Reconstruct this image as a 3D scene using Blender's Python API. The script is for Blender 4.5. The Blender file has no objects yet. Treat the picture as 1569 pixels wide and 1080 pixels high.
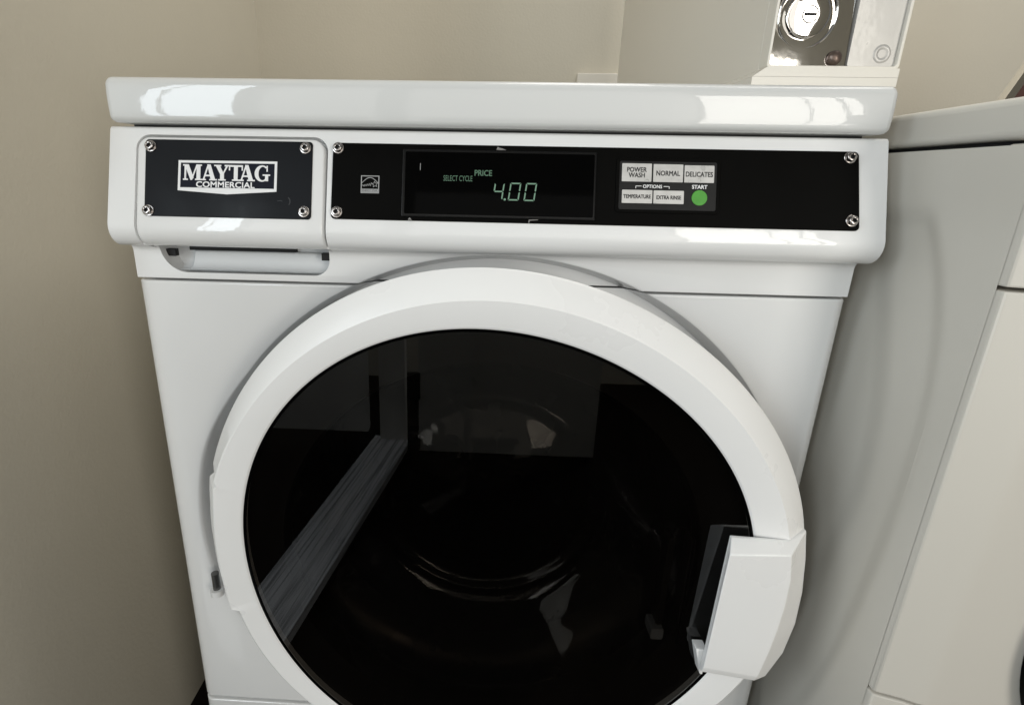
import bpy, bmesh, math, random
from mathutils import Vector, Matrix
random.seed(4)
S = bpy.context.scene
COL = S.collection
PI = math.pi

# ------------------------------------------------------------------ camera
cam_d = bpy.data.cameras.new("camera")
cam = bpy.data.objects.new("camera", cam_d)
COL.objects.link(cam)
S.camera = cam
yaw, pitch, roll = -0.0416, -0.2918, 0.0199
cy, sy, cp, sp, cr, sr = math.cos(yaw), math.sin(yaw), math.cos(pitch), math.sin(pitch), math.cos(roll), math.sin(roll)
fwd0 = Vector((sy, cy, 0)); rgt = Vector((cy, -sy, 0)); up0 = Vector((0, 0, 1))
fwd = fwd0 * cp + up0 * sp; up = up0 * cp - fwd0 * sp
r2 = rgt * cr + up * sr; u2 = up * cr - rgt * sr
cam.matrix_world = Matrix(((r2.x, u2.x, -fwd.x, -0.0012), (r2.y, u2.y, -fwd.y, -0.4944), (r2.z, u2.z, -fwd.z, 0.9692), (0, 0, 0, 1)))
cam_d.sensor_width = 36.0
cam_d.lens = 788.9446 / 1569 * 36
cam_d.shift_x = (784.5 - 704.29) / 1569
cam_d.shift_y = (510.13 - 540) / 1569
cam_d.clip_start = 0.01
cam_d.clip_end = 100

# ------------------------------------------------------------------ light
S.view_settings.view_transform = 'Standard'
S.view_settings.look = 'None'
S.view_settings.exposure = 0.26
S.view_settings.gamma = 1.0
W = bpy.data.worlds.new("World"); S.world = W; W.use_nodes = True
W.node_tree.nodes['Background'].inputs[0].default_value = (0.95, 0.98, 1.0, 1)
W.node_tree.nodes['Background'].inputs[1].default_value = 0.13

def window_lamp(x0, x1, z0, z1, y, radiance, color):
    L = bpy.data.lights.new("window_light", 'AREA')
    L.shape = 'RECTANGLE'; L.size = x1 - x0; L.size_y = z1 - z0
    L.energy = radiance * PI * L.size * L.size_y
    L.color = color
    o = bpy.data.objects.new("window_light", L); COL.objects.link(o)
    o.location = ((x0 + x1) / 2, y, (z0 + z1) / 2)
    o.rotation_euler = (PI / 2, 0, 0)          # faces +y
    return o
COOL = (0.84, 0.93, 1.0); WARM = (1.0, 0.965, 0.90)
window_lamp(-1.50, -1.430, 0.55, 2.20, -1.9, 8.5, COOL)
window_lamp(-1.412, -1.10, 0.55, 2.20, -1.9, 8.5, COOL)
window_lamp(0.90, 1.325, 0.60, 1.75, -1.9, 7.5, WARM)
window_lamp(1.337, 1.465, 0.60, 1.75, -1.9, 7.5, WARM)
window_lamp(1.485, 1.54, 0.60, 1.75, -1.9, 7.5, WARM)
def area(loc, aim, sx, sz, radiance, color):
    L = bpy.data.lights.new("fill_and_doorway_light", 'AREA'); L.shape = 'RECTANGLE'; L.size = sx; L.size_y = sz
    L.energy = radiance * PI * sx * sz; L.color = color
    o = bpy.data.objects.new("fill_and_doorway_light", L); COL.objects.link(o)
    o.location = loc; o.rotation_euler = (Vector(aim) - Vector(loc)).to_track_quat('-Z', 'Y').to_euler()
area((0.65, 0.30, 2.42), (0.60, 0.15, 0.9), 1.2, 0.7, 4.2, (1.0, 0.975, 0.92))      # added overhead fill for walls and vault, no known fixture
area((-0.05, -1.97, 1.25), (-0.05, 0.0, 1.25), 1.9, 1.7, 0.9, (1.0, 0.985, 0.96))   # added frontal fill lamp, stands in for bounce off the opposite wall
area((-2.0, -1.0, 1.7), (0.2, 0.1, 1.0), 1.3, 1.5, 3.6, COOL)                   # daylight through the side doorway

# ------------------------------------------------------------------ materials
def mat(name, col, rough=0.5, metal=0.0, coat=0.0, bump=None, var=None, spec=0.5, emit=None):
    m = bpy.data.materials.new(name); m.use_nodes = True
    nt = m.node_tree; b = nt.nodes['Principled BSDF']
    b.inputs['Base Color'].default_value = (*col, 1)
    b.inputs['Roughness'].default_value = rough
    b.inputs['Metallic'].default_value = metal
    b.inputs['Coat Weight'].default_value = coat
    b.inputs['Coat Roughness'].default_value = 0.03
    b.inputs['Specular IOR Level'].default_value = spec
    if emit:
        b.inputs['Emission Color'].default_value = (*emit[0], 1)
        b.inputs['Emission Strength'].default_value = emit[1]
    tc = nt.nodes.new('ShaderNodeTexCoord')
    if var:
        sc, amt = var
        n = nt.nodes.new('ShaderNodeTexNoise'); n.inputs['Scale'].default_value = sc; n.inputs['Detail'].default_value = 5
        nt.links.new(tc.outputs['Object'], n.inputs['Vector'])
        r = nt.nodes.new('ShaderNodeMapRange')
        r.inputs['From Min'].default_value = 0.3; r.inputs['From Max'].default_value = 0.7
        r.inputs['To Min'].default_value = 1 - amt; r.inputs['To Max'].default_value = 1 + amt
        nt.links.new(n.outputs['Fac'], r.inputs['Value'])
        mx = nt.nodes.new('ShaderNodeVectorMath'); mx.operation = 'SCALE'
        mx.inputs[0].default_value = col
        nt.links.new(r.outputs['Result'], mx.inputs['Scale'])
        nt.links.new(mx.outputs['Vector'], b.inputs['Base Color'])
        r2_ = nt.nodes.new('ShaderNodeMapRange')
        r2_.inputs['From Min'].default_value = 0.3; r2_.inputs['From Max'].default_value = 0.7
        r2_.inputs['To Min'].default_value = max(0.0, rough * 0.75); r2_.inputs['To Max'].default_value = rough * 1.3
        nt.links.new(n.outputs['Fac'], r2_.inputs['Value'])
        nt.links.new(r2_.outputs['Result'], b.inputs['Roughness'])
    if bump:
        prev = None
        for sc, st, ds in bump:
            n = nt.nodes.new('ShaderNodeTexNoise'); n.inputs['Scale'].default_value = sc; n.inputs['Detail'].default_value = 3
            nt.links.new(tc.outputs['Object'], n.inputs['Vector'])
            bp = nt.nodes.new('ShaderNodeBump'); bp.inputs['Strength'].default_value = st; bp.inputs['Distance'].default_value = ds
            nt.links.new(n.outputs['Fac'], bp.inputs['Height'])
            if prev: nt.links.new(prev.outputs['Normal'], bp.inputs['Normal'])
            prev = bp
        nt.links.new(prev.outputs['Normal'], b.inputs['Normal'])
        b.inputs['Coat Normal']
        nt.links.new(prev.outputs['Normal'], b.inputs['Coat Normal'])
    return m

M = {}
M['enamel'] = mat('white_enamel', (0.80, 0.80, 0.79), 0.40, coat=1.0, bump=[(90, 0.06, 0.0005), (14, 0.05, 0.002)], var=(3, 0.015))
M['plastic'] = mat('white_plastic', (0.82, 0.82, 0.81), 0.40, coat=0.7, bump=[(60, 0.06, 0.0005)], var=(9, 0.015))
M['ringplastic'] = mat('white_door_plastic', (0.88, 0.875, 0.86), 0.30, bump=[(900, 0.12, 0.0002)], var=(8, 0.015))
M['recess'] = mat('drawer_recess_plastic', (0.80, 0.82, 0.83), 0.25, bump=[(40, 0.1, 0.001)])
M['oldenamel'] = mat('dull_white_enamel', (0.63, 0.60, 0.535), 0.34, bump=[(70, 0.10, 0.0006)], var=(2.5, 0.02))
M['black'] = mat('black_fascia', (0.0032, 0.0031, 0.0028), 0.38, bump=[(500, 0.05, 0.0002)], var=(20, 0.1), spec=0.03)
M['logoplate'] = mat('dark_slate_plate', (0.006, 0.0068, 0.0085), 0.35, bump=[(300, 0.05, 0.0002)], var=(18, 0.25), spec=0.11)
M['keypad'] = mat('charcoal_keypad', (0.014, 0.014, 0.014), 0.4, spec=0.2, var=(60, 0.15))
M['gloss'] = mat('black_gloss', (0.0015, 0.0015, 0.0015), 0.05, spec=0.03)
M['dark'] = mat('dark_void', (0.006, 0.006, 0.006), 0.7)
M['shadowgap'] = mat('dark_rubber', (0.02, 0.02, 0.02), 0.6)
M['white'] = mat('white_print', (0.85, 0.85, 0.85), 0.4)
M['greyprint'] = mat('grey_print', (0.36, 0.36, 0.36), 0.5)
M['chipgrey'] = mat('chipped_edge_grey', (0.22, 0.21, 0.20), 0.5)
M['navy'] = mat('navy_print', (0.004, 0.005, 0.013), 0.4, spec=0.12)
M['ink'] = mat('black_ink', (0.012, 0.012, 0.012), 0.5)
M['silver'] = mat('silver_button', (0.60, 0.59, 0.57), 0.34, metal=0.25, var=(120, 0.05), bump=[(600, 0.1, 0.0002)])
M['green'] = mat('green_button', (0.07, 0.33, 0.035), 0.4, var=(150, 0.05))
M['led'] = mat('display_segment', (0.03, 0.06, 0.04), 0.5, emit=((0.36, 0.62, 0.43), 0.29))
M['leddim'] = mat('display_word', (0.02, 0.05, 0.03), 0.5, emit=((0.27, 0.50, 0.32), 0.18))
M['bolt'] = mat('bolt_steel', (0.42, 0.39, 0.37), 0.22, metal=1.0, var=(200, 0.2))
M['chrome'] = mat('chrome', (0.78, 0.76, 0.73), 0.05, metal=1.0, bump=[(35, 0.05, 0.002)])
M['chromedull'] = mat('worn_pale_plate', (0.50, 0.485, 0.455), 0.36, metal=0.2, coat=0.15, bump=[(30, 0.12, 0.003)], var=(20, 0.1))
M['rivet'] = mat('brown_rivet', (0.16, 0.12, 0.10), 0.35, metal=0.8)
M['vault'] = mat('grey_vault_paint', (0.73, 0.695, 0.62), 0.38, bump=[(250, 0.15, 0.0004)], var=(4, 0.02))
M['wall'] = mat('beige_wall_paint', (0.585, 0.545, 0.455), 0.75, bump=[(190, 0.32, 0.0014), (28, 0.15, 0.003)], var=(2.2, 0.03), spec=0.25)
M['floor'] = mat('dark_floor', (0.010, 0.008, 0.007), 0.9, var=(6, 0.3), spec=0.08)
M['greywall'] = mat('grey_door_paint', (0.42, 0.42, 0.395), 0.5, var=(3, 0.05))
M['siding'] = mat('weathered_siding', (0.62, 0.62, 0.60), 0.7, var=(10, 0.12))
M['brown'] = mat('dark_brown_paint', (0.07, 0.025, 0.018), 0.4, var=(12, 0.2))
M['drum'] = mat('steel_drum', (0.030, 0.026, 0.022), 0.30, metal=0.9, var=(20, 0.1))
M['pin'] = mat('hinge_pin_steel', (0.20, 0.20, 0.20), 0.35, metal=0.9)
M['gasket'] = mat('dark_grey_rubber', (0.016, 0.014, 0.012), 0.28, spec=0.5)
M['shadelatch'] = mat('door_shade_and_latch_grey', (0.26, 0.27, 0.285), 0.45)  # grey carries the shade behind the door ring; latch block shares it
M['lidenamel'] = mat('lid_enamel', (0.66, 0.665, 0.65), 0.40, coat=0.75, bump=[(90, 0.06, 0.0005), (14, 0.05, 0.002)], var=(3, 0.015))
M['windowframe'] = mat('display_frame_black', (0.006, 0.006, 0.006), 0.22, spec=0.22)

def board_mat():
    m = mat('weathered_board', (0.30, 0.31, 0.33), 0.65)
    nt = m.node_tree; b = nt.nodes['Principled BSDF']
    tc = nt.nodes.new('ShaderNodeTexCoord'); mp = nt.nodes.new('ShaderNodeMapping')
    mp.inputs['Scale'].default_value = (70, 1.6, 60)
    mr = nt.nodes.new('ShaderNodeMapping'); mr.inputs['Rotation'].default_value = (0, 0, math.radians(-9.2))
    n = nt.nodes.new('ShaderNodeTexNoise'); n.inputs['Scale'].default_value = 2.0; n.inputs['Detail'].default_value = 8
    cr_ = nt.nodes.new('ShaderNodeValToRGB')
    cr_.color_ramp.elements[0].position = 0.36; cr_.color_ramp.elements[0].color = (0.30, 0.30, 0.31, 1)
    cr_.color_ramp.elements[1].position = 0.56; cr_.color_ramp.elements[1].color = (0.74, 0.75, 0.77, 1)
    nt.links.new(tc.outputs['Object'], mr.inputs['Vector']); nt.links.new(mr.outputs['Vector'], mp.inputs['Vector']); nt.links.new(mp.outputs['Vector'], n.inputs['Vector'])
    nt.links.new(n.outputs['Fac'], cr_.inputs['Fac']); nt.links.new(cr_.outputs['Color'], b.inputs['Base Color'])
    return m
M['board'] = board_mat()

def glass_mat(name, tint, gloss_rough, ior, both_sides):
    m = bpy.data.materials.new(name); m.use_nodes = True
    nt = m.node_tree; nt.nodes.remove(nt.nodes['Principled BSDF'])
    out = nt.nodes['Material Output']
    geo = nt.nodes.new('ShaderNodeNewGeometry')
    io = nt.nodes.new('ShaderNodeMix'); io.data_type = 'FLOAT'       # same reflectance from either side
    io.inputs[2].default_value = ior; io.inputs[3].default_value = 1 / ior if both_sides else 1.0001
    nt.links.new(geo.outputs['Backfacing'], io.inputs[0])
    fr = nt.nodes.new('ShaderNodeFresnel'); nt.links.new(io.outputs[0], fr.inputs['IOR'])
    tr = nt.nodes.new('ShaderNodeBsdfTransparent'); tr.inputs['Color'].default_value = (*tint, 1)
    gl = nt.nodes.new('ShaderNodeBsdfGlossy'); gl.inputs['Roughness'].default_value = gloss_rough
    mx = nt.nodes.new('ShaderNodeMixShader')
    nt.links.new(fr.outputs['Fac'], mx.inputs['Fac']); nt.links.new(tr.outputs['BSDF'], mx.inputs[1])
    nt.links.new(gl.outputs['BSDF'], mx.inputs[2]); nt.links.new(mx.outputs['Shader'], out.inputs['Surface'])
    return m, nt, gl
M['smoked'], _nt, _gl = glass_mat('smoked_door_glass', (0.52, 0.505, 0.485), 0.0, 1.70, False)
M['bowl'], _nt, _gl = glass_mat('clear_bowl_glass', (0.78, 0.76, 0.73), 0.02, 1.62, True)
_n = _nt.nodes.new('ShaderNodeTexNoise'); _n.inputs['Scale'].default_value = 13
_b = _nt.nodes.new('ShaderNodeBump'); _b.inputs['Strength'].default_value = 0.28; _b.inputs['Distance'].default_value = 0.005
_t = _nt.nodes.new('ShaderNodeTexCoord'); _nt.links.new(_t.outputs['Object'], _n.inputs['Vector'])
_nt.links.new(_n.outputs['Fac'], _b.inputs['Height']); _nt.links.new(_b.outputs['Normal'], _gl.inputs['Normal'])

# ------------------------------------------------------------------ helpers
def shade(me, ang=35):
    me.polygons.foreach_set('use_smooth', [True] * len(me.polygons))
    bm = bmesh.new(); bm.from_mesh(me)
    for e in bm.edges:
        if len(e.link_faces) == 2 and e.calc_face_angle(0) > math.radians(ang): e.smooth = False
    bm.to_mesh(me); bm.free()

def obj(name, bm, m, parent=None, ang=35, recalc=True):
    if recalc: bmesh.ops.recalc_face_normals(bm, faces=bm.faces)
    me = bpy.data.meshes.new(name); bm.to_mesh(me); bm.free()
    for x in (m if isinstance(m, (list, tuple)) else [m]): me.materials.append(x)
    shade(me, ang)
    o = bpy.data.objects.new(name, me); COL.objects.link(o)
    if parent:
        o.parent = parent
        if parent.type == 'EMPTY': o.matrix_parent_inverse = Matrix.Translation(-parent.location)
    return o

def thing(name, label, cat, loc):
    o = bpy.data.objects.new(name, None); COL.objects.link(o)
    o.location = loc; o['label'] = label; o['category'] = cat
    o.empty_display_size = 0.05
    return o

def structure(name, bm, m):
    o = obj(name, bm, m); o['kind'] = 'structure'; return o

def modify(o, bevel=None, cutters=(), seg=3, lim=30, ang=35):
    """bevel then boolean-cut an object and bake the result"""
    if bevel:
        md = o.modifiers.new('b', 'BEVEL'); md.width = bevel; md.segments = seg; md.limit_method = 'ANGLE'; md.angle_limit = math.radians(lim)
    for c in cutters:
        md = o.modifiers.new('c', 'BOOLEAN'); md.operation = 'DIFFERENCE'; md.object = c; md.solver = 'EXACT'
    dg = bpy.context.evaluated_depsgraph_get(); dg.update()
    me = bpy.data.meshes.new_from_object(o.evaluated_get(dg), depsgraph=dg)
    o.modifiers.clear()
    old = o.data; o.data = me; me.name = old.name; bpy.data.meshes.remove(old)
    shade(me, ang)
    return o

def remove(*obs):
    for o in obs:
        me = o.data; bpy.data.objects.remove(o); bpy.data.meshes.remove(me)

def box(bm, x0, x1, y0, y1, z0, z1, mi=0):
    vs = [bm.verts.new((x, y, z)) for x in (x0, x1) for y in (y0, y1) for z in (z0, z1)]
    for f in ((0, 1, 3, 2), (4, 6, 7, 5), (0, 4, 5, 1), (2, 3, 7, 6), (0, 2, 6, 4), (1, 5, 7, 3)):
        bm.faces.new([vs[i] for i in f]).material_index = mi
    return bm

def prism(bm, pts, T, h0, h1, mi=0):
    """closed polygon pts (a,b) extruded from height h0 to h1 through T(a,b,h)"""
    lo = [bm.verts.new(T(a, b, h0)) for a, b in pts]; hi = [bm.verts.new(T(a, b, h1)) for a, b in pts]
    n = len(pts)
    fs = [bm.faces.new(lo[::-1]), bm.faces.new(hi)]
    for i in range(n): fs.append(bm.faces.new((lo[i], lo[(i + 1) % n], hi[(i + 1) % n], hi[i])))
    for f in fs: f.material_index = mi
    return bm

def ring_prism(bm, outer, inner, T, h0, h1, mi=0):
    n = len(outer)
    v = [[bm.verts.new(T(a, b, h)) for a, b in p] for p in (outer, inner) for h in (h0, h1)]
    o0, o1, i0, i1 = v
    for k in range(n):
        j = (k + 1) % n
        for f in ((o0[k], o0[j], o1[j], o1[k]), (i0[j], i0[k], i1[k], i1[j]), (o1[k], o1[j], i1[j], i1[k]), (o0[j], o0[k], i0[k], i0[j])):
            bm.faces.new(f).material_index = mi
    return bm

def rrect(x0, x1, z0, z1, r, n=6):
    r_ = r if isinstance(r, (list, tuple)) else [r] * 4   # bl, br, tr, tl
    out = []
    for (cx, cz, a0, q) in ((x0, z0, PI, 0), (x1, z0, 1.5 * PI, 1), (x1, z1, 0, 2), (x0, z1, 0.5 * PI, 3)):
        rr = max(r_[q], 1e-5); ox = cx + rr if q in (0, 3) else cx - rr; oz = cz + rr if q in (0, 1) else cz - rr
        for k in range(n + 1):
            a = a0 + k / n * PI / 2
            out.append((ox + rr * math.cos(a), oz + rr * math.sin(a)))
    return out

def lathe(bm, prof, cx, cz, n=128, rmod=None, mi=0, a0=0.0, a1=2 * PI):
    """profile (r, y) turned about the y axis at (cx, cz); rmod(theta, i, r, y) bends single profile points"""
    full = abs(a1 - a0 - 2 * PI) < 1e-6
    rows = []
    m = n if full else n + 1
    for k in range(m):
        th = a0 + (a1 - a0) * k / n
        row = []
        for i, (r, y) in enumerate(prof):
            if rmod: r, y = rmod(th, i, r, y)
            row.append(bm.verts.new((cx + r * math.cos(th), y, cz + r * math.sin(th))))
        rows.append(row)
    for k in range(n):
        A = rows[k]; B = rows[(k + 1) % m]
        for i in range(len(prof) - 1):
            bm.faces.new((A[i], B[i], B[i + 1], A[i + 1])).material_index = mi
    return rows

def stroke(bm, pts, w, T, h, mi=0, thick=0.15):
    """flat stroke of width w along pts"""
    for (a, b), (c, d_) in zip(pts[:-1], pts[1:]):
        L = math.hypot(c - a, d_ - b) or 1e-6
        nx, ny = -(d_ - b) / L * w / 2, (c - a) / L * w / 2
        prism(bm, [(a - nx, b - ny), (c - nx, d_ - ny), (c + nx, d_ + ny), (a + nx, b + ny)], T, h, h + thick, mi)
        h += 0.004

def text(bm, s, cx, cz, height, width, T, h, mi=0, bold=0.0, thick=0.06):
    cu = bpy.data.curves.new('t', 'FONT'); cu.body = s; cu.size = 1.0; cu.resolution_u = 3
    cu.fill_mode = 'FRONT'
    o = bpy.data.objects.new('t', cu); COL.objects.link(o)
    dg = bpy.context.evaluated_depsgraph_get(); dg.update()
    me = bpy.data.meshes.new_from_object(o.evaluated_get(dg), depsgraph=dg)
    xs = [v.co.x for v in me.vertices]; ys = [v.co.y for v in me.vertices]
    x0, x1, y0, y1 = min(xs), max(xs), min(ys), max(ys)
    sx = width / (x1 - x0); sz = height / (y1 - y0)
    for q, (ox, oz) in enumerate(((0, 0), (bold, bold), (-bold, -bold), (bold, -bold), (-bold, bold)) if bold else ((0, 0),)):   # heavier strokes, each copy a hair higher
        vs = [bm.verts.new(T(cx + (v.co.x - (x0 + x1) / 2) * sx + ox, cz + (v.co.y - (y0 + y1) / 2) * sz + oz, h + q * 0.008)) for v in me.vertices]
        for p in me.polygons:
            f = [vs[i] for i in p.vertices]
            try: bm.faces.new(f).material_index = mi
            except ValueError: pass
    bpy.data.objects.remove(o); bpy.data.curves.remove(cu); bpy.data.meshes.remove(me)

# console frame: x along the machine, t up the sloping face, h out of it (mm)
CB = Vector((0, -0.0319, 0.9152)); CU = Vector((0, 0.2755, 0.9613)); CN = Vector((0, -0.9613, 0.2755))
def K(x, t, h): return Vector((x / 1000, 0, 0)) + CB + CU * (t / 1000) + CN * (h / 1000)
def XZ(y0):                                    # x, z in metres, height measured toward the viewer
    return lambda a, b, h: Vector((a, y0 - h, b))
def extr_x(bm, prof, x0, x1):
    return prism(bm, prof, lambda a, b, h: Vector((h, a, b)), x0, x1)

# ------------------------------------------------------------------ the setting
structure('floor', box(bmesh.new(), -3, 3, -3, 1.0, -0.05, 0.0), M['floor'])
structure('wall_back', box(bmesh.new(), -0.53, 3, 0.80, 0.90, 0, 2.5), M['wall'])
structure('wall_left', box(bmesh.new(), -0.63, -0.53, -0.33, 0.90, 0, 2.5), M['wall'])

# things behind the viewer that the smoked glass mirrors: doorway sill, jamb, opposite wall
b = bmesh.new(); prism(b, [(-0.525, -0.50), (-0.395, -0.44), (-0.25, -1.34), (-0.385, -1.37)], lambda a, c, h: Vector((a, c, h)), 0.004, 0.03)
sill = obj('door_sill', b, M['board']); sill['label'] = 'weathered grey wooden sill board mirrored in the round door glass'; sill['category'] = 'sill'
b = bmesh.new(); box(b, -0.362, -0.268, -1.40, -1.345, 0.0, 2.2)
jb = obj('door_jamb', b, M['siding']); jb['label'] = 'pale upright door jamb mirrored in the left of the door glass'; jb['category'] = 'door jamb'
structure('wall_opposite', box(bmesh.new(), -2.4, 3.0, -2.15, -2.05, 0.0, 2.5), M['wall'])
cd_ = thing('closet_door', 'grey painted door leaf with dark hinges mirrored in the middle of the door glass', 'door', (0.10, -1.33, 0))
obj('leaf', box(bmesh.new(), -0.212, 0.42, -1.345, -1.300, 0.012, 0.80), M['greywall'], cd_)
obj('panel_moulding', box(bmesh.new(), -0.033, -0.024, -1.300, -1.290, 0.20, 0.80), M['greywall'], cd_)
for z0, z1 in ((0.215, 0.315), (0.02, 0.08)): obj('hinge', box(bmesh.new(), -0.252, -0.206, -1.31, -1.295, z0, z1), M['dark'], cd_)
b = bmesh.new(); box(b, -0.90, -0.402, -1.36, -1.32, 0.07, 0.80)
structure('wall_outside', b, M['siding'])

# ------------------------------------------------------------------ washing machine
wm = thing('washing_machine', 'white front loading commercial washer with black control panel and round smoked glass door', 'washing machine', (0, 0.33, 0))
DX, DZ = 0.0145, 0.5875

# cutter for the round door well
def well_cutter(grow=0.0):
    b = bmesh.new()
    prof = [(0.3245, -0.006), (0.3245, -0.0004), (0.3222, 0.0010), (0.3212, 0.0035), (0.3195, 0.013), (0.315, 0.026), (0.262, 0.027), (0.260, 0.46)]
    def wide(th, i, r, y):
        d = math.degrees(th) % 360
        k = sm((d - 142) / 24) * (1 - sm((d - 195) / 15))
        return (r + (0.011 * k if i < 3 else 0.0098 * k if i == 3 else 0.008 * k if i == 4 else 0) + grow * (i < 6), y)
    rows = lathe(b, prof, 0.0152, 0.5771, 200, wide)
    b.faces.new([r[0] for r in rows]); b.faces.new([r[-1] for r in rows][::-1])
    return obj('cutter', b, M['enamel'])
def sm(x): x = min(1, max(0, x)); return x * x * (3 - 2 * x)
cut = well_cutter()

# cabinet: front corners softened
prof = [(-0.349, 0.62), (-0.349, 0.013)]
for k in range(7):
    a = PI + k / 6 * PI / 2; prof.append((-0.336 + 0.013 * math.cos(a), 0.013 + 0.013 * math.sin(a)))
prof += [(-x, y) for x, y in prof[::-1]]
b = bmesh.new(); prism(b, prof, lambda a, c, h: Vector((a, c, h)), 0.314, 0.8655)
cab = obj('cabinet', b, M['enamel'], wm)
modify(cab, 0.004, [cut], 3, 40)
b = bmesh.new(); prism(b, [(x * 0.996, y - 0.002) for x, y in prof], lambda a, c, h: Vector((a, c, h)), 0.02, 0.311)
kick = obj('lower_panel', b, M['enamel'], wm); modify(kick, 0.005, (), 3, 40)
b = bmesh.new(); box(b, -0.337, 0.337, 0.012, 0.60, 0.862, 0.872)
gap = obj('seam_gasket', b, M['shadowgap'], wm)
for z0 in (0.306, 1.004): obj('seam_gasket', box(bmesh.new(), -0.334, 0.334, 0.013, 0.60, z0, z0 + 0.012), M['shadowgap'], wm)
cutg = well_cutter(0.003); modify(gap, None, [cutg]); remove(cutg)

# console with skirt: one sloping moulding
def console_profile():
    p = [(0.60, 1.0089), (-0.001, 1.0089)]
    for k in range(6):
        a = PI / 2 + k / 5 * (PI / 2 - 0.279 + 0.0)
        p.append((0.0005 + 0.0045 * math.cos(a) - 0.001, 1.0044 + 0.0045 * math.sin(a)))
    f0 = K(0, 10, 0); R = 0.018
    c = f0 - CN * R
    a0 = math.atan2(CN.z, CN.y)                 # direction of the face normal in (y,z)
    for k in range(0, 11):
        a = a0 + k / 10 * math.radians(98)
        p.append((c.y + R * math.cos(a), c.z + R * math.sin(a)))
    last = p[-1]
    # concave fillet into the skirt
    for k in range(0, 7):
        a = k / 6 * PI / 2
        p.append((-0.010 + 0.0085 + 0.010 * math.sin(a) - 0.0085, last[1] + 0.0012 - 0.008 * (1 - math.cos(a))))
    p += [(0.0, 0.8685), (0.002, 0.8675), (0.60, 0.8675)]
    return p
b = bmesh.new(); extr_x(b, console_profile(), -0.3455, 0.3455)
con = obj('console', b, M['plastic'], wm)
# cutters: drawer opening, finger recess
b = bmesh.new(); prism(b, rrect(-320.5, -143.2, -40, 90.5, [0.1, 0.1, 13, 13], 8), K, -14, 12); cd = obj('cutter', b, M['plastic'])
b = bmesh.new(); prism(b, rrect(-0.3185, -0.1500, 0.8745, 0.935, [0.026, 0.016, 0.001, 0.001], 10), XZ(0), -0.034, 0.03); cf = obj('cutter', b, M['plastic'])
modify(con, 0.0055, [cut, cd, cf], 4, 50)
remove(cd, cf)

# lid
def lid_profile():
    y, p = -0.0157, [(0.62, 1.0492), (0.0, 1.0492)]
    for k in range(7):
        a = PI / 2 + k / 6 * math.radians(80); p.append((y + 0.0085 + 0.0085 * math.cos(a), 1.0407 + 0.0085 * math.sin(a)))
    for k in range(1, 6): 
        s = k / 6; p.append((y - 0.0006 * math.sin(PI * s), 1.042 - s * (1.042 - 1.017)))
    for k in range(5):
        a = PI + math.radians(8) + k / 4 * math.radians(82); p.append((y + 0.0055 + 0.0055 * math.cos(a), 1.0168 + 0.0055 * math.sin(a)))
    p.append((0.62, 1.0113))
    return p
b = bmesh.new(); extr_x(b, lid_profile(), -0.3385, 0.3385)
lid = obj('lid', b, M['lidenamel'], wm); modify(lid, 0.008, (), 5, 60, 45)
remove(cut)

# finger recess liner: curved back wall, black slot and square holes
b = bmesh.new()
pr = [(0.0325, 0.9080), (0.026, 0.9000), (0.0245, 0.8860), (0.020, 0.8795), (0.010, 0.8768), (0.002, 0.8762), (0.0335, 0.8749)]
extr_x(b, pr, -0.3178, -0.1507)
o = obj('drawer_recess', b, M['recess'], wm, 50)
b = bmesh.new()
pr = [(0.0235, 0.8945), (0.0185, 0.8935), (0.0165, 0.8890), (0.0150, 0.8845), (0.0115, 0.8795), (0.004, 0.8768), (0.024, 0.8765)]
extr_x(b, pr, -0.2945, -0.1530)
o = obj('recess_step', b, M['recess'], wm, 50); modify(o, 0.002, (), 2, 50, 50)
b = bmesh.new(); box(b, -0.300, -0.190, 0.0200, 0.0255, 0.8938, 0.9150)
obj('drawer_slot', b, M['dark'], wm)
for x0, x1, y in ((-0.3178, -0.3085, 0.0085), (-0.1590, -0.1515, 0.0040)):
    b = bmesh.new(); box(b, x0, x1, y, y + 0.006, 0.8890, 0.8960); obj('clip_hole', b, M['dark'], wm)

# detergent drawer front
def drawer_mesh():
    b = bmesh.new()
    X0, X1, T1, r = -318.3, -145.4, 88.0, 12.0
    R = 17.0
    ts = []
    for k in range(9):                        # rolled bottom edge
        a = math.radians(100) * (1 - k / 8); ts.append((9 - R * math.sin(a), -R * (1 - math.cos(a))))
    ts += [(t, 0.0) for t in (15, 28, 45, 60, 72)]
    for k in range(9):
        a = k / 8 * PI / 2; ts.append((T1 - r + r * math.sin(a), -2.2 * max(0, (k - 5) / 3) ** 2))
    rows = []
    for t, off in ts:
        d = 0.0
        if t > T1 - r: d = r - math.sqrt(max(0, r * r - (t - (T1 - r)) ** 2))
        xa, xb = X0 + d, X1 - d
        cols = [(xa, -16), (xa, -2.4), (xa + 0.35, -1.1), (xa + 1.1, -0.35), (xa + 2.6, 0)]
        row = [(x, o) for x, o in cols] + [((xa + xb) / 2, 0)] + [(xb - (x - xa), o) for x, o in cols[::-1]]
        rows.append([b.verts.new(K(x, t, 1.2 + o + off)) for x, o in row])
    for A, B in zip(rows[:-1], rows[1:]):
        for i in range(len(A) - 1): b.faces.new((A[i], A[i + 1], B[i + 1], B[i]))
    back = [b.verts.new(v.co - CN * 0.013) for v in rows[-1]]
    for i in range(len(back) - 1): b.faces.new((rows[-1][i], rows[-1][i + 1], back[i + 1], back[i]))
    return b
dr = obj('detergent_drawer', drawer_mesh(), M['plastic'], wm, 40)

b = bmesh.new(); prism(b, rrect(-309.6, -156.2, 15.8, 85.2, 3.2), K, 1.15, 2.4)
pl = obj('nameplate', b, M['logoplate'], dr); modify(pl, 0.0004, (), 2, 40)

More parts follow.
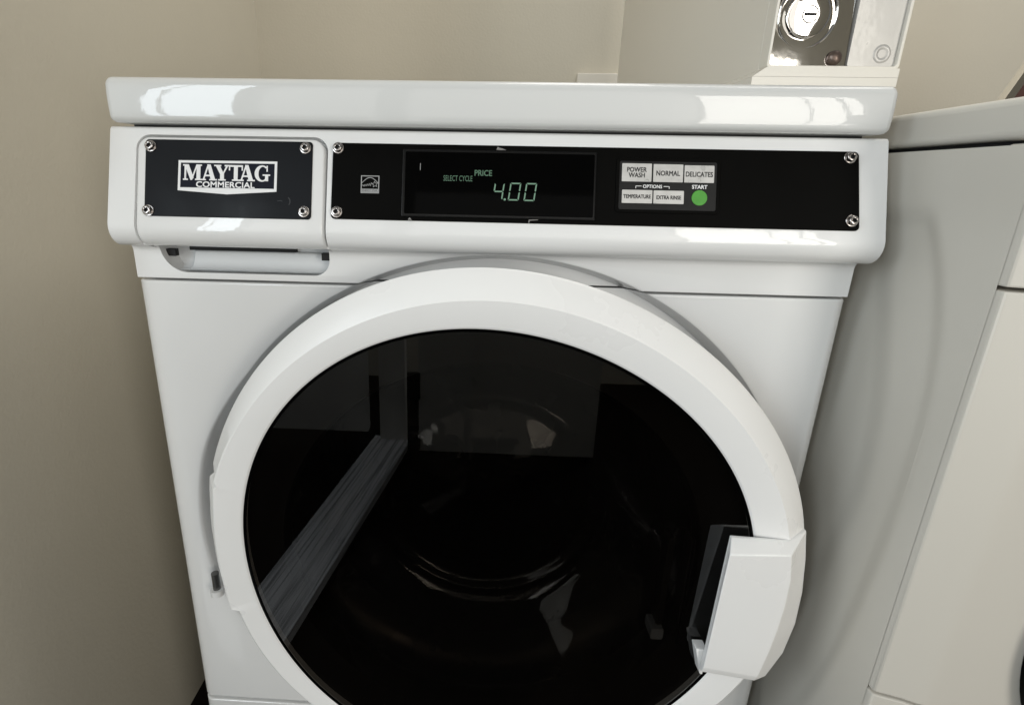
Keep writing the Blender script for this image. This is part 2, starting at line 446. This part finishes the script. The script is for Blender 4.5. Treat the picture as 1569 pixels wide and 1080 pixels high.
# badge: white five sided frame, navy field, raised lettering
def letters(bm, x0, z0, H, mi):
    def P(dx, *polys):
        for q, pts in enumerate(polys):
            prism(bm, [(x0 + (dx + a) * H, z0 + c * H) for a, c in pts], K, 3.2, 3.55 + 0.012 * q, mi)
    def R(a, c, d_, e): return [(a, c), (d_, c), (d_, e), (a, e)]
    def A(dx): P(dx, [(0.12, 0.02), (0.22, 0.02), (0.52, 0.98), (0.43, 1)], [(0.40, 1.02), (0.62, 1.02), (0.96, 0.02), (0.66, 0.02)], R(0.24, 0.26, 0.78, 0.36), R(0.0, 0, 0.34, 0.09), R(0.56, 0, 1.06, 0.09))
    P(0, R(0.09, 0, 0.20, 1), R(0, 0, 0.32, 0.09), R(-0.01, 0.91, 0.30, 1), [(0.08, 1), (0.36, 1), (0.70, 0.16), (0.57, 0.0), (0.50, 0.0)],
      [(0.52, 0.02), (0.60, 0.02), (0.96, 0.99), (0.86, 0.99)], R(0.88, 0, 1.13, 1), R(0.79, 0, 1.22, 0.09), R(0.86, 0.91, 1.22, 1))
    A(1.16)
    P(2.06, [(0.04, 0.97), (0.32, 0.97), (0.60, 0.44), (0.36, 0.40)], [(0.50, 0.42), (0.59, 0.42), (0.88, 0.97), (0.76, 0.97)], R(0.36, 0, 0.61, 0.47), R(0.24, 0, 0.73, 0.09), R(-0.04, 0.91, 0.42, 1), R(0.64, 0.91, 1.0, 1))
    P(2.96, R(0.35, 0, 0.60, 0.96), R(0.02, 0.89, 0.93, 1), R(0.02, 0.66, 0.10, 0.95), R(0.85, 0.66, 0.93, 0.95), R(0.24, 0, 0.71, 0.09))
    A(3.62)
    # G as a thick thin ring
    o_ = []; i_ = []
    for k in range(25):
        a = math.radians(48 + k / 24 * 270)
        o_.append((0.50 + 0.48 * math.cos(a), 0.5 + 0.52 * math.sin(a))); i_.append((0.54 + 0.27 * math.cos(a), 0.5 + 0.43 * math.sin(a)))
    P(4.64, *[[o_[k], i_[k], i_[k + 1], o_[k + 1]] for k in range(24)])
    P(4.64, R(0.70, 0.02, 0.90, 0.44), R(0.54, 0.36, 1.02, 0.45), R(0.78, 0.62, 0.86, 1.0), [(0.70, 0.05), (0.80, 0.05), (0.74, 0.22), (0.70, 0.2)])
b = bmesh.new()
out = [(-278.6, 39.4), (-278.3, 66.4), (-187.8, 66.8), (-187.9, 39.8), (-233.2, 36.6)]
prism(b, out[::-1], K, 2.3, 3.0, 0)
prism(b, [(-276.2, 42.1), (-276.0, 64.2), (-190.0, 64.6), (-190.2, 42.3)][::-1], K, 2.4, 3.2, 1)
letters(b, -273.6, 48.6, 14.1, 0)
text(b, 'COMMERCIAL', -234.5, 45.0, 5.0, 53.5, K, 3.5, 0, 0.17)
obj('badge', b, [M['white'], M['navy']], dr, recalc=False)
b = bmesh.new()
stroke(b, [(-176.5, 28.5), (-175.4, 30.5), (-175.6, 33), (-177.2, 35.2)], 0.9, K, 2.41, 0, 0.05)
stroke(b, [(-187, 31.8), (-184.5, 32.2), (-182.6, 31.6)], 0.6, K, 2.41, 0, 0.05)
obj('scuff_mark', b, M['ink'], dr)

# socket head bolts (shared mesh, local axes x, t, out)
def bolt_mesh():
    b = bmesh.new(); n = 30
    prof = [(0.0056, 0.0), (0.0056, 0.0010), (0.0053, 0.0013), (0.0044, 0.0014), (0.0044, 0.0036), (0.0040, 0.0043), (0.0034, 0.0046), (0.0023, 0.0046)]
    rows = []
    for k in range(n):
        th = 2 * PI * k / n
        row = [(r, z) for r, z in prof]
        rs = 0.0021 + 0.00035 * math.cos(6 * th); row += [(rs, 0.0044), (rs, 0.0020), (0.0, 0.0020)]
        rows.append([b.verts.new((r * math.cos(th), r * math.sin(th), z)) for r, z in row])
    for k in range(n):
        A, B = rows[k], rows[(k + 1) % n]
        for i in range(len(A) - 1):
            f = b.faces.new((A[i], B[i], B[i + 1], A[i + 1])); f.material_index = 1 if i >= 8 else 0
    bmesh.ops.remove_doubles(b, verts=b.verts, dist=1e-7)
    return b
bolt0 = None
def bolt(x, t, h, parent):
    global bolt0
    if bolt0 is None: o = obj('bolt', bolt_mesh(), [M['bolt'], M['dark']], parent); bolt0 = o
    else: o = bolt0.copy(); COL.objects.link(o); o.parent = parent
    p = K(x, t, h); a = random.uniform(0, 1)
    base = Matrix(((1, CU.x, CN.x, p.x), (0, CU.y, CN.y, p.y), (0, CU.z, CN.z, p.z), (0, 0, 0, 1)))
    o.matrix_basis = base @ Matrix.Rotation(a, 4, 'Z') @ Matrix.Scale(0.92, 4)
for x, t in ((-304.4, 78.6), (-162.4, 79.2), (-162.4, 22.6), (-305.4, 20.6)): bolt(x, t, 2.4, dr)

# control panel
b = bmesh.new(); pts = rrect(-138.0, 319.4, 17.2, 85.2, 4.0)
prism(b, [(x + (85 - t) * (0.045 if x > 0 else -0.01), t) for x, t in pts], K, -0.2, 1.4)
cpn = obj('control_panel', b, M['black'], wm); modify(cpn, 0.0004, (), 2, 40)
for x, t in ((-133.2, 80.2), (311.6, 79.8), (315.2, 25.6), (-133.0, 23.2)): bolt(x, t, 1.4, cpn)
# display window with raised edge
b = bmesh.new(); prism(b, rrect(-75.0, 96.2, 20.4, 80.4, 1.6), K, 1.3, 3.2)
o = obj('display_frame', b, M['windowframe'], cpn); modify(o, 0.0011, (), 2, 40)
b = bmesh.new(); prism(b, rrect(-72.2, 94.0, 23.0, 77.8, 1.2), K, 3.1, 3.45)
o = obj('display_window', b, M['gloss'], cpn)
b = bmesh.new()
def seg7(bm, x0, t0, w, h, on, sl=0.13, th=1.15, g=0.45):
    def s(x, t): return (x0 + x + t * sl, t0 + t)
    m_ = h / 2
    bars = {'a': [(g, h), (w - g, h), (w - g - th, h - th), (g + th, h - th)], 'd': [(g, 0), (w - g, 0), (w - g - th, th), (g + th, th)],
            'f': [(0, h - g), (th, h - g - th), (th, m_ + g + th * .4), (0, m_ + g)], 'b': [(w, h - g), (w - th, h - g - th), (w - th, m_ + g + th * .4), (w, m_ + g)],
            'e': [(0, g), (th, g + th), (th, m_ - g - th * .4), (0, m_ - g)], 'c': [(w, g), (w - th, g + th), (w - th, m_ - g - th * .4), (w, m_ - g)],
            'g': [(g + .3, m_), (th, m_ + th / 2), (w - th, m_ + th / 2), (w - g - .3, m_), (w - th, m_ - th / 2), (th, m_ - th / 2)]}
    for c in on: prism(bm, [s(*p) for p in bars[c]], K, 3.5, 3.56)
seg7(b, 5.6, 36.6, 8.8, 15.0, 'fgbc'); seg7(b, 19.2, 36.4, 9.6, 15.6, 'abcdef'); seg7(b, 33.0, 36.2, 9.6, 15.8, 'abcdef')
prism(b, [(16.6 + 1.05 * math.cos(k / 10 * 2 * PI), 37.2 + 1.05 * math.sin(k / 10 * 2 * PI)) for k in range(10)], K, 3.5, 3.56)
obj('price_digits', b, M['led'], cpn)
b = bmesh.new(); text(b, 'PRICE', -2.9, 60.0, 5.0, 15.2, K, 3.55, 0, 0.10)
text(b, 'SELECT CYCLE', -25.2, 54.9, 4.9, 25.6, K, 3.55, 0, 0.0)
obj('display_words', b, M['leddim'], cpn, recalc=False)
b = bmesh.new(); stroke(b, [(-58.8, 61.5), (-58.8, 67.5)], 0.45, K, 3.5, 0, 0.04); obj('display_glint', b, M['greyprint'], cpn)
# chipped plastic bits round the window
def chip(pts, nm='chip'):
    b = bmesh.new(); prism(b, pts, K, 1.3, 3.6); obj(nm, b, M['chipgrey'], cpn)
chip([(8.0, 80.6), (12.0, 80.3), (16.5, 80.6), (13, 81.8), (10.5, 82.4), (9, 83.3)])
chip([(-68.6, 17.6), (-65.2, 17.5), (-66.2, 18.9), (-67.2, 19.6)])
chip([(38.0, 17.6), (39.0, 17.6), (39.2, 19.2), (46.5, 19.9), (46.3, 20.3), (38.3, 19.9)])

# energy label: square, arc, script and star
b = bmesh.new()
ring_prism(b, rrect(-112.0, -95.5, 40.7, 56.4, 0.05, 1), rrect(-111.2, -96.3, 41.5, 55.6, 0.05, 1), K, 1.42, 1.5)
stroke(b, [(-111.3 + 15.0 * k / 12, 49.6 + 5.0 * math.sin(PI * k / 12)) for k in range(13)], 0.55, K, 1.42, 0, 0.06)
sc = []
for k in range(40):
    u_ = k / 39; sc.append((-110.6 + u_ * 8.6, 47.2 + u_ * 1.6 + 0.85 * math.sin(u_ * 9 * PI) * (1 if u_ < .75 else 1.7)))
stroke(b, sc, 0.36, K, 1.42, 0, 0.06)
st = []
for k in range(11):
    a = PI / 2 + k * PI / 5 + 0.12; q = 2.9 if k % 2 == 0 else 1.2; st.append((-99.4 + q * math.cos(a), 48.7 + q * math.sin(a)))
stroke(b, st, 0.36, K, 1.42, 0, 0.06)
prism(b, [(-111.0, 41.7), (-96.5, 41.7), (-96.5, 44.6), (-111.0, 44.6)], K, 1.42, 1.46)
text(b, 'ENERGY STAR', -103.75, 43.15, 1.9, 13.2, K, 1.53, 1, 0.0)
obj('energy_mark', b, [M['greyprint'], M['ink']], cpn, recalc=False)

# keypad
b = bmesh.new(); ring_prism(b, rrect(113.2, 202.8, 28.4, 76.4, 3.0), rrect(116.2, 199.8, 31.4, 73.4, 1.6), K, 1.3, 2.5)
o = obj('keypad_frame', b, M['black'], cpn); modify(o, 0.0008, (), 2, 40)
b = bmesh.new(); prism(b, rrect(116.0, 200.0, 31.2, 73.6, 1.0), K, 1.3, 1.9)
ft = obj('keypad', b, M['keypad'], cpn)
def button(x0, x1, t0, t1, lines):
    b = bmesh.new(); prism(b, rrect(x0, x1, t0, t1, 0.5, 2), K, 1.8, 2.3, 0)
    for s, cx, ct, h, w in lines: text(b, s, cx, ct, h, w, K, 2.34, 1, 0.13)
    obj('button', b, [M['silver'], M['ink']], cpn, recalc=False)
button(118.2, 143.8, 55.6, 71.3, [('POWER', 131.0, 66.0, 4.0, 16.8), ('WASH', 131.0, 61.2, 4.0, 13.8)])
button(145.3, 170.8, 55.6, 71.0, [('NORMAL', 158.0, 63.2, 4.2, 20.2)])
button(172.0, 197.4, 55.6, 70.5, [('DELICATES', 184.7, 62.8, 4.2, 23.0)])
button(118.8, 145.0, 36.8, 48.3, [('TEMPERATURE', 131.9, 42.6, 3.2, 23.6)])
button(146.1, 172.1, 36.8, 48.2, [('EXTRA RINSE', 159.2, 42.2, 3.2, 21.0)])
b = bmesh.new(); prism(b, [(185.5 + 6.7 * math.cos(k / 40 * 2 * PI), 42.5 + 6.7 * math.sin(k / 40 * 2 * PI)) for k in range(40)], K, 1.8, 2.5)
o = obj('start_button', b, M['green'], cpn); modify(o, 0.0003, (), 2, 40)
b = bmesh.new()
text(b, 'OPTIONS', 145.0, 51.6, 2.9, 16.4, K, 1.96, 0, 0.07); text(b, 'START', 185.5, 52.0, 3.2, 13.0, K, 1.96, 0, 0.11)
stroke(b, [(130.6, 49.8), (130.6, 51.8), (135.6, 51.8)], 0.5, K, 1.93, 0, 0.05); stroke(b, [(154.6, 51.8), (159.4, 51.8), (159.4, 49.8)], 0.5, K, 1.93, 0, 0.05)
obj('keypad_print', b, M['white'], cpn, recalc=False)

# ------------------------------------------------------------------ round door
RP = [(0.2529, -0.050), (0.2528, -0.0600), (0.2539, -0.0615), (0.2555, -0.0624), (0.2825, -0.0660), (0.2845, -0.0665), (0.2862, -0.0658), (0.3052, -0.0512), (0.3068, -0.0488), (0.3060, -0.0445), (0.291, -0.0385), (0.284, 0.012), (0.245, 0.012)]
def fourier(c, th): return c[0] + sum(c[1 + 2 * k] * math.cos((k + 1) * th) + c[2 + 2 * k] * math.sin((k + 1) * th) for k in range(3))
F_IN = (0.2591, 0.0032, -0.0030, -0.0015, -0.0056, 0.0031, 0.0020)
F_CR = (0.2862, 0.0009, -0.0023, 0.0042, -0.0017, 0.0029, -0.0023)
F_OUT = (0.3061, 0.0048, -0.0002, -0.0006, -0.0005, 0.0055, -0.0010)
HINGE = [(161.3, 0.2915), (162.4, 0.2983), (168.8, 0.2936), (178.2, 0.2900), (186.6, 0.2890), (192.9, 0.2906)]   # straight hinge side, then a step
def outer_r(th):
    d = math.degrees(th) % 360
    if 160.2 <= d < 161.3: return 0.2925
    if 161.3 <= d <= 193.4:
        for (a, ra), (c, rc) in zip(HINGE[:-1], HINGE[1:]):
            if d <= c: return ra + (rc - ra) * (d - a) / (c - a)
        return HINGE[-1][1]
    if 193.4 < d < 250: return 0.2835 + (fourier(F_OUT, th) - 0.2835) * sm((d - 215) / 35)
    return fourier(F_OUT, th)
def rmod(th, i, r, y):
    if i < 4: return r - 0.2539 + fourier(F_IN, th), y
    if i in (4, 5, 6):
        d = math.degrees(th) % 360; cr_ = r - 0.2845 + fourier(F_CR, th)
        if 161.3 <= d <= 193.4: cr_ = min(cr_, outer_r(th) - 0.0150 + (i - 4) * 0.0015)
        if d > 193.4:                                   # narrower trim below the hinge
            k = 1 - sm((d - 236) / 30); lim = 0.2672 + (i - 4) * 0.0015
            cr_ = cr_ + (min(cr_, lim) - cr_) * k
        return cr_, y
    if i < 10: return r - 0.3068 + outer_r(th), y
    if i == 10 or i == 11: return min(r, outer_r(th) - 0.006), y
    return r, y
b = bmesh.new(); rows = lathe(b, RP, DX, DZ, 480, rmod)
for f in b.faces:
    if sum(v.co.y > -0.0446 for v in f.verts) == 4: f.material_index = 1     # rear band: occlusion shade behind the white trim, painted in as grey
door = obj('door', b, [M['ringplastic'], M['shadelatch']], wm, 28)
b = bmesh.new(); prism(b, [(DX + (fourier(F_IN, k / 160 * 2 * PI) - 0.0007) * math.cos(k / 160 * 2 * PI), DZ + (fourier(F_IN, k / 160 * 2 * PI) - 0.0007) * math.sin(k / 160 * 2 * PI)) for k in range(160)], XZ(0), 0.0560, 0.0596)
obj('door_glass', b, M['smoked'], door)
b = bmesh.new(); lathe(b, [(0.2533, -0.0590), (0.2533, -0.0604), (0.2505, -0.0602), (0.2500, -0.0597)], DX, DZ, 160, lambda th, i, r, y: (r - 0.2539 + fourier(F_IN, th), y))
obj('glass_seal', b, M['gloss'], door)
b = bmesh.new()
rows = lathe(b, [(0.215, -0.045), (0.205, -0.020), (0.190, 0.005), (0.172, 0.030), (0.157, 0.050), (0.149, 0.058), (0.1435, 0.0615), (0.1400, 0.0612), (0.1365, 0.0590), (0.1335, 0.0605), (0.131, 0.0655), (0.127, 0.0690), (0.122, 0.0695)] + [(q, 0.0685 - (math.sqrt(0.0900 - q * q) - math.sqrt(0.0900 - 0.119 ** 2))) for q in (0.119, 0.112, 0.10, 0.085, 0.07, 0.05, 0.03, 0.015, 0.001)], DX, DZ, 120)
obj('glass_bowl', b, M['bowl'], door, 60)
b = bmesh.new(); lathe(b, [(0.268, -0.050), (0.245, -0.049), (0.232, -0.044), (0.218, -0.042), (0.214, -0.030), (0.222, -0.005), (0.238, 0.008)], DX, DZ, 120)
obj('bowl_rim', b, M['gasket'], door, 60)
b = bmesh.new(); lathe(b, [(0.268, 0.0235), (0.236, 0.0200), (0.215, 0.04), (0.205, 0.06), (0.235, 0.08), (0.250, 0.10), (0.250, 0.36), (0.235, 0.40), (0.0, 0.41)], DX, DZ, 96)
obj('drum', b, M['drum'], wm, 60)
# handle
def handle_mesh():
    """cantilevered grip: thin lip toward the glass, bevelled on the ring side, hollow behind"""
    b = bmesh.new()
    yf, yc, yo = -0.0815, -0.0790, -0.0550
    V = lambda q, y: b.verts.new((q[0], y, q[1]))
    F = [V(q, yf) for q in ((0.2382, 0.6371), (0.2943, 0.6397), (0.2990, 0.6111), (0.2996, 0.5804), (0.2980, 0.5526), (0.2950, 0.5238), (0.2900, 0.4925), (0.2350, 0.5005))]
    T0, TC, BC, B0 = V((0.2435, 0.6475), -0.0690), V((0.2976, 0.6456), -0.0690), V((0.2890, 0.4843), yc), V((0.2344, 0.4922), yc)
    O = [V(q, yo) for q in ((0.3213, 0.6485), (0.3275, 0.6150), (0.3325, 0.5750), (0.3335, 0.5350), (0.3285, 0.4963), (0.3164, 0.4640))]
    rim = [T0, TC] + O + [BC, B0]
    bk = [b.verts.new((v.co.x - (0.004 if v in O else 0), v.co.y + (0.030 if v in O else 0.0035), v.co.z)) for v in rim]
    b.faces.new(F)
    b.faces.new((F[0], F[1], TC, T0)); b.faces.new((F[1], O[0], TC))
    for k in range(5): b.faces.new((F[1 + k], F[2 + k], O[1 + k], O[k]))
    b.faces.new((F[6], BC, O[5])); b.faces.new((F[6], F[7], B0, BC)); b.faces.new((F[7], F[0], T0, B0))
    n = len(rim)
    for k in range(n): b.faces.new((rim[k], rim[(k + 1) % n], bk[(k + 1) % n], bk[k]))
    b.faces.new(bk[::-1])
    return b
hd = obj('handle', handle_mesh(), M['ringplastic'], door); modify(hd, 0.0014, (), 3, 14, 50)
b = bmesh.new(); prism(b, [(0.2285, 0.5150), (0.2400, 0.5150), (0.2400, 0.4820), (0.2370, 0.4825)], XZ(0), 0.0610, 0.0735); o = obj('handle_tab', b, M['ringplastic'], door); modify(o, 0.001, (), 2, 30)
# latch moulding behind the glass
for x0, x1, z0 in ((0.196, 0.203, 0.515), (0.219, 0.224, 0.490)):
    b = bmesh.new(); prism(b, rrect(x0, x1, z0, 0.625, 0.003, 3), XZ(0), 0.028, 0.046)
    o = obj('latch_rib', b, M['gasket'], door); modify(o, 0.0015, (), 2, 30)
b = bmesh.new(); prism(b, rrect(0.192, 0.205, 0.498, 0.512, 0.002, 3), XZ(0), 0.028, 0.048)
obj('latch_block', b, M['shadelatch'], door)
b = bmesh.new(); prism(b, [(0.196, 0.440), (0.250, 0.428), (0.252, 0.458), (0.232, 0.468), (0.214, 0.464)], XZ(0), 0.024, 0.046)
o = obj('latch_cover', b, M['gloss'], door); modify(o, 0.004, (), 3, 30)
# hinge pin
b = bmesh.new()
n = 20
for (r0, z0, z1, mi) in ((0.0042, 0.500, 0.522, 0), (0.0075, 0.492, 0.500, 1)):
    prism(b, [(-0.3022 + r0 * math.cos(k / n * 2 * PI), -0.012 + r0 * math.sin(k / n * 2 * PI)) for k in range(n)], lambda a, c, h: Vector((a, c, h)), z0, z1, mi)
obj('hinge_pin', b, [M['pin'], M['plastic']], door)

# ------------------------------------------------------------------ coin meter on the lid
cm = thing('coin_meter', 'pale grey steel coin vault with chrome lock plate standing on the washer lid', 'coin box', (0.30, 0.3, 1.0492))
b = bmesh.new(); box(b, 0.2425, 0.3545, 0.0315, 0.590, 1.0665, 1.42)
o = obj('case', b, M['vault'], cm); modify(o, 0.002, (), 3, 40)
b = bmesh.new(); prism(b, [(0.229, 0.012), (0.352, 0.012), (0.352, 0.58), (0.229, 0.58)], lambda a, c, h: Vector((a, c, h)), 1.0520, 1.0590)
prism(b, [(0.229, 0.012), (0.352, 0.012), (0.352, 0.58), (0.229, 0.58)], lambda a, c, h: Vector((a + (0.011 * (h - 1.059) / .0075 if a < .3 else 0), c, h)), 1.0592, 1.0664)
obj('base_plate', b, M['vault'], cm)
b = bmesh.new(); ring_prism(b, rrect(0.2422, 0.3548, 1.0668, 1.42, 0.003), rrect(0.2446, 0.3522, 1.0692, 1.40, 0.003), XZ(0), -0.0314, -0.0175)
o = obj('front_frame', b, M['vault'], cm); modify(o, 0.0008, (), 2, 40)
b = bmesh.new(); prism(b, rrect(0.2448, 0.3105, 1.0694, 1.398, 0.001), lambda a, c, h: Vector((a, 0.0196 - h + (a - 0.2448) * 0.045 + (c - 1.0694) * 0.062, c)), 0, 0.0012); obj('lock_plate', b, M['chrome'], cm)
b = bmesh.new(); prism(b, rrect(0.3125, 0.3520, 1.0694, 1.398, 0.002), XZ(0.0218), -0.009, 0.0008); o = obj('side_plate', b, M['chromedull'], cm)
LX, LZ = 0.2705, 1.1080
b = bmesh.new(); lathe(b, [(0.0262, 0.0206), (0.0258, 0.0196), (0.0248, 0.0190), (0.0235, 0.0198), (0.0200, 0.0245), (0.0186, 0.0245), (0.0180, 0.0180), (0.0172, 0.0165), (0.0156, 0.0160), (0.0066, 0.0160), (0.0064, 0.0170), (0.0, 0.0170)], LX, LZ, 72)
for v in b.verts: v.co.y += (v.co.z - LZ) * -0.06 + (v.co.x - LX) * 0.03
TILT = lambda bm_: [setattr(v.co, 'y', v.co.y + (v.co.z - LZ) * -0.06 + (v.co.x - LX) * 0.03) for v in bm_.verts]
lk = obj('lock', b, M['chrome'], cm, 40)
b = bmesh.new(); prism(b, [(LX + 0.0058 * math.cos(k / 30 * 2 * PI), LZ + 0.0058 * math.sin(k / 30 * 2 * PI)) for k in range(30)], XZ(0), -0.0170, -0.0158); TILT(b); obj('lock_core', b, M['chrome'], lk)
b = bmesh.new(); ring_prism(b, [(LX + 0.0068 * math.cos(k / 30 * 2 * PI), LZ + 0.0068 * math.sin(k / 30 * 2 * PI)) for k in range(30)], [(LX + 0.0060 * math.cos(k / 30 * 2 * PI), LZ + 0.0060 * math.sin(k / 30 * 2 * PI)) for k in range(30)], XZ(0), -0.0165, -0.0157); TILT(b); obj('core_gap', b, M['dark'], lk)
b = bmesh.new(); prism(b, [(LX - 0.0052, LZ - 0.0011), (LX + 0.0052, LZ - 0.0011), (LX + 0.0052, LZ + 0.0011), (LX - 0.0052, LZ + 0.0011)], XZ(0), -0.0158, -0.0155); TILT(b); obj('key_slot', b, M['dark'], lk)
b = bmesh.new(); lathe(b, [(0.0062, 0.0206), (0.0060, 0.0190), (0.0050, 0.0172), (0.0030, 0.0160), (0.0002, 0.0157)], 0.2998, 1.0755, 32); obj('rivet', b, M['rivet'], cm, 60)
b = bmesh.new(); lathe(b, [(0.0075, 0.0210), (0.0060, 0.0200), (0.0046, 0.0203), (0.003, 0.0212), (0.0002, 0.0215)], 0.3400, 1.0795, 32); obj('dimple', b, M['chromedull'], cm, 60)

# small cover on the back wall
b = bmesh.new(); box(b, 0.198, 0.300, 0.785, 0.7995, 1.06, 1.199)
wb = obj('wall_cover', b, M['vault']); modify(wb, 0.002, (), 2, 40)
wb['label'] = 'low white cover plate on the back wall left of the coin vault'; wb['category'] = 'cover plate'

# ------------------------------------------------------------------ neighbouring machine
nm = thing('clothes_dryer', 'dull white laundry machine standing close at the right edge, in shade', 'dryer', (0.7, 0.25, 0))
NX, NY = 0.3664, -0.1209
import numpy as np
def interp(co, z): return float(np.polyval(co, z))
OUTC = [(-0.038, 0.9475), (-0.060, 0.9127), (-0.074, 0.87), (-0.0816, 0.83), (-0.0868, 0.76), (-0.086, 0.683), (-0.076, 0.57), (-0.0586, 0.4675), (-0.02, 0.36)]
OUTC = np.polyfit([q[1] for q in OUTC], [q[0] for q in OUTC], 4)
INC = [(0.012, 0.9475), (0.000, 0.8912), (-0.018, 0.85), (-0.0315, 0.8124), (-0.040, 0.75), (-0.0367, 0.6766), (-0.025, 0.60), (-0.0091, 0.5404), (0.02, 0.46)]
INC = np.polyfit([q[1] for q in INC], [q[0] for q in INC], 4)
b = bmesh.new(); NYs, NZs = 90, 120; grid = []
for i in range(NZs + 1):
    z = 0.02 + (0.9985 - 0.02) * i / NZs; row = []
    for j in range(NYs + 1):
        f = j / NYs; y = NY + 0.006 + 0.30 * f ** 1.15 if j < NYs else 0.60
        d = 0.0038 * sm((y - interp(OUTC, max(z, 0.3))) / 0.022 + .5) + 0.0032 * sm((y - interp(INC, max(z, 0.3))) / 0.032 + .5)
        d *= 1 - sm((z - 0.940) / 0.012)
        row.append(b.verts.new((NX + d, y, z)))
    grid.append(row)
for i in range(NZs):
    for j in range(NYs): b.faces.new((grid[i][j], grid[i][j + 1], grid[i + 1][j + 1], grid[i + 1][j]))
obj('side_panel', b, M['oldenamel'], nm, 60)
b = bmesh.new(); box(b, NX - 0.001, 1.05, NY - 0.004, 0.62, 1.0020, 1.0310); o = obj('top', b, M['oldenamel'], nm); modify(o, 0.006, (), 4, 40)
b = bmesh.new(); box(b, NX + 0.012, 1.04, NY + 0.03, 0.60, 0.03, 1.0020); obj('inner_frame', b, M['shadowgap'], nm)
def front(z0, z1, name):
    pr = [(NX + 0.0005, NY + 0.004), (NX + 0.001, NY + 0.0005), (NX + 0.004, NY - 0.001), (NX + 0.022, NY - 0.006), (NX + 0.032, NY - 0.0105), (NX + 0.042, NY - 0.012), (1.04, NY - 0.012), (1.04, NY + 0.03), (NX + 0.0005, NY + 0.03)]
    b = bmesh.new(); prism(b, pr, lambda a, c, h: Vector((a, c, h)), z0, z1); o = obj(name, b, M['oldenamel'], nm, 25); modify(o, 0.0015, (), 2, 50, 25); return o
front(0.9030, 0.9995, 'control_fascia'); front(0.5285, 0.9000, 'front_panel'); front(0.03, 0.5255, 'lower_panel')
b = bmesh.new(); lathe(b, [(0.19, -0.1335), (0.19, -0.150), (0.180, -0.158), (0.16, -0.160), (0.0, -0.158)], 0.655, 0.615, 96); obj('door', b, M['gloss'], nm, 40)

# coin unit on the neighbour: chrome edged, dark brown
cx = thing('coin_slide', 'dark brown box with a leaning chrome edge on the machine at right', 'coin slide', (0.69, 0.21, 1.031))
b = bmesh.new(); prism(b, [(0.604, 1.0312), (0.752, 1.0312), (0.922, 1.42), (0.774, 1.42)], XZ(0), -0.222, -0.204); obj('case', b, M['brown'], cx)
b = bmesh.new(); prism(b, [(0.594, 1.0312), (0.6035, 1.0312), (0.7735, 1.42), (0.764, 1.42)], XZ(0), -0.210, -0.200); obj('edge_strip', b, M['chrome'], cx)
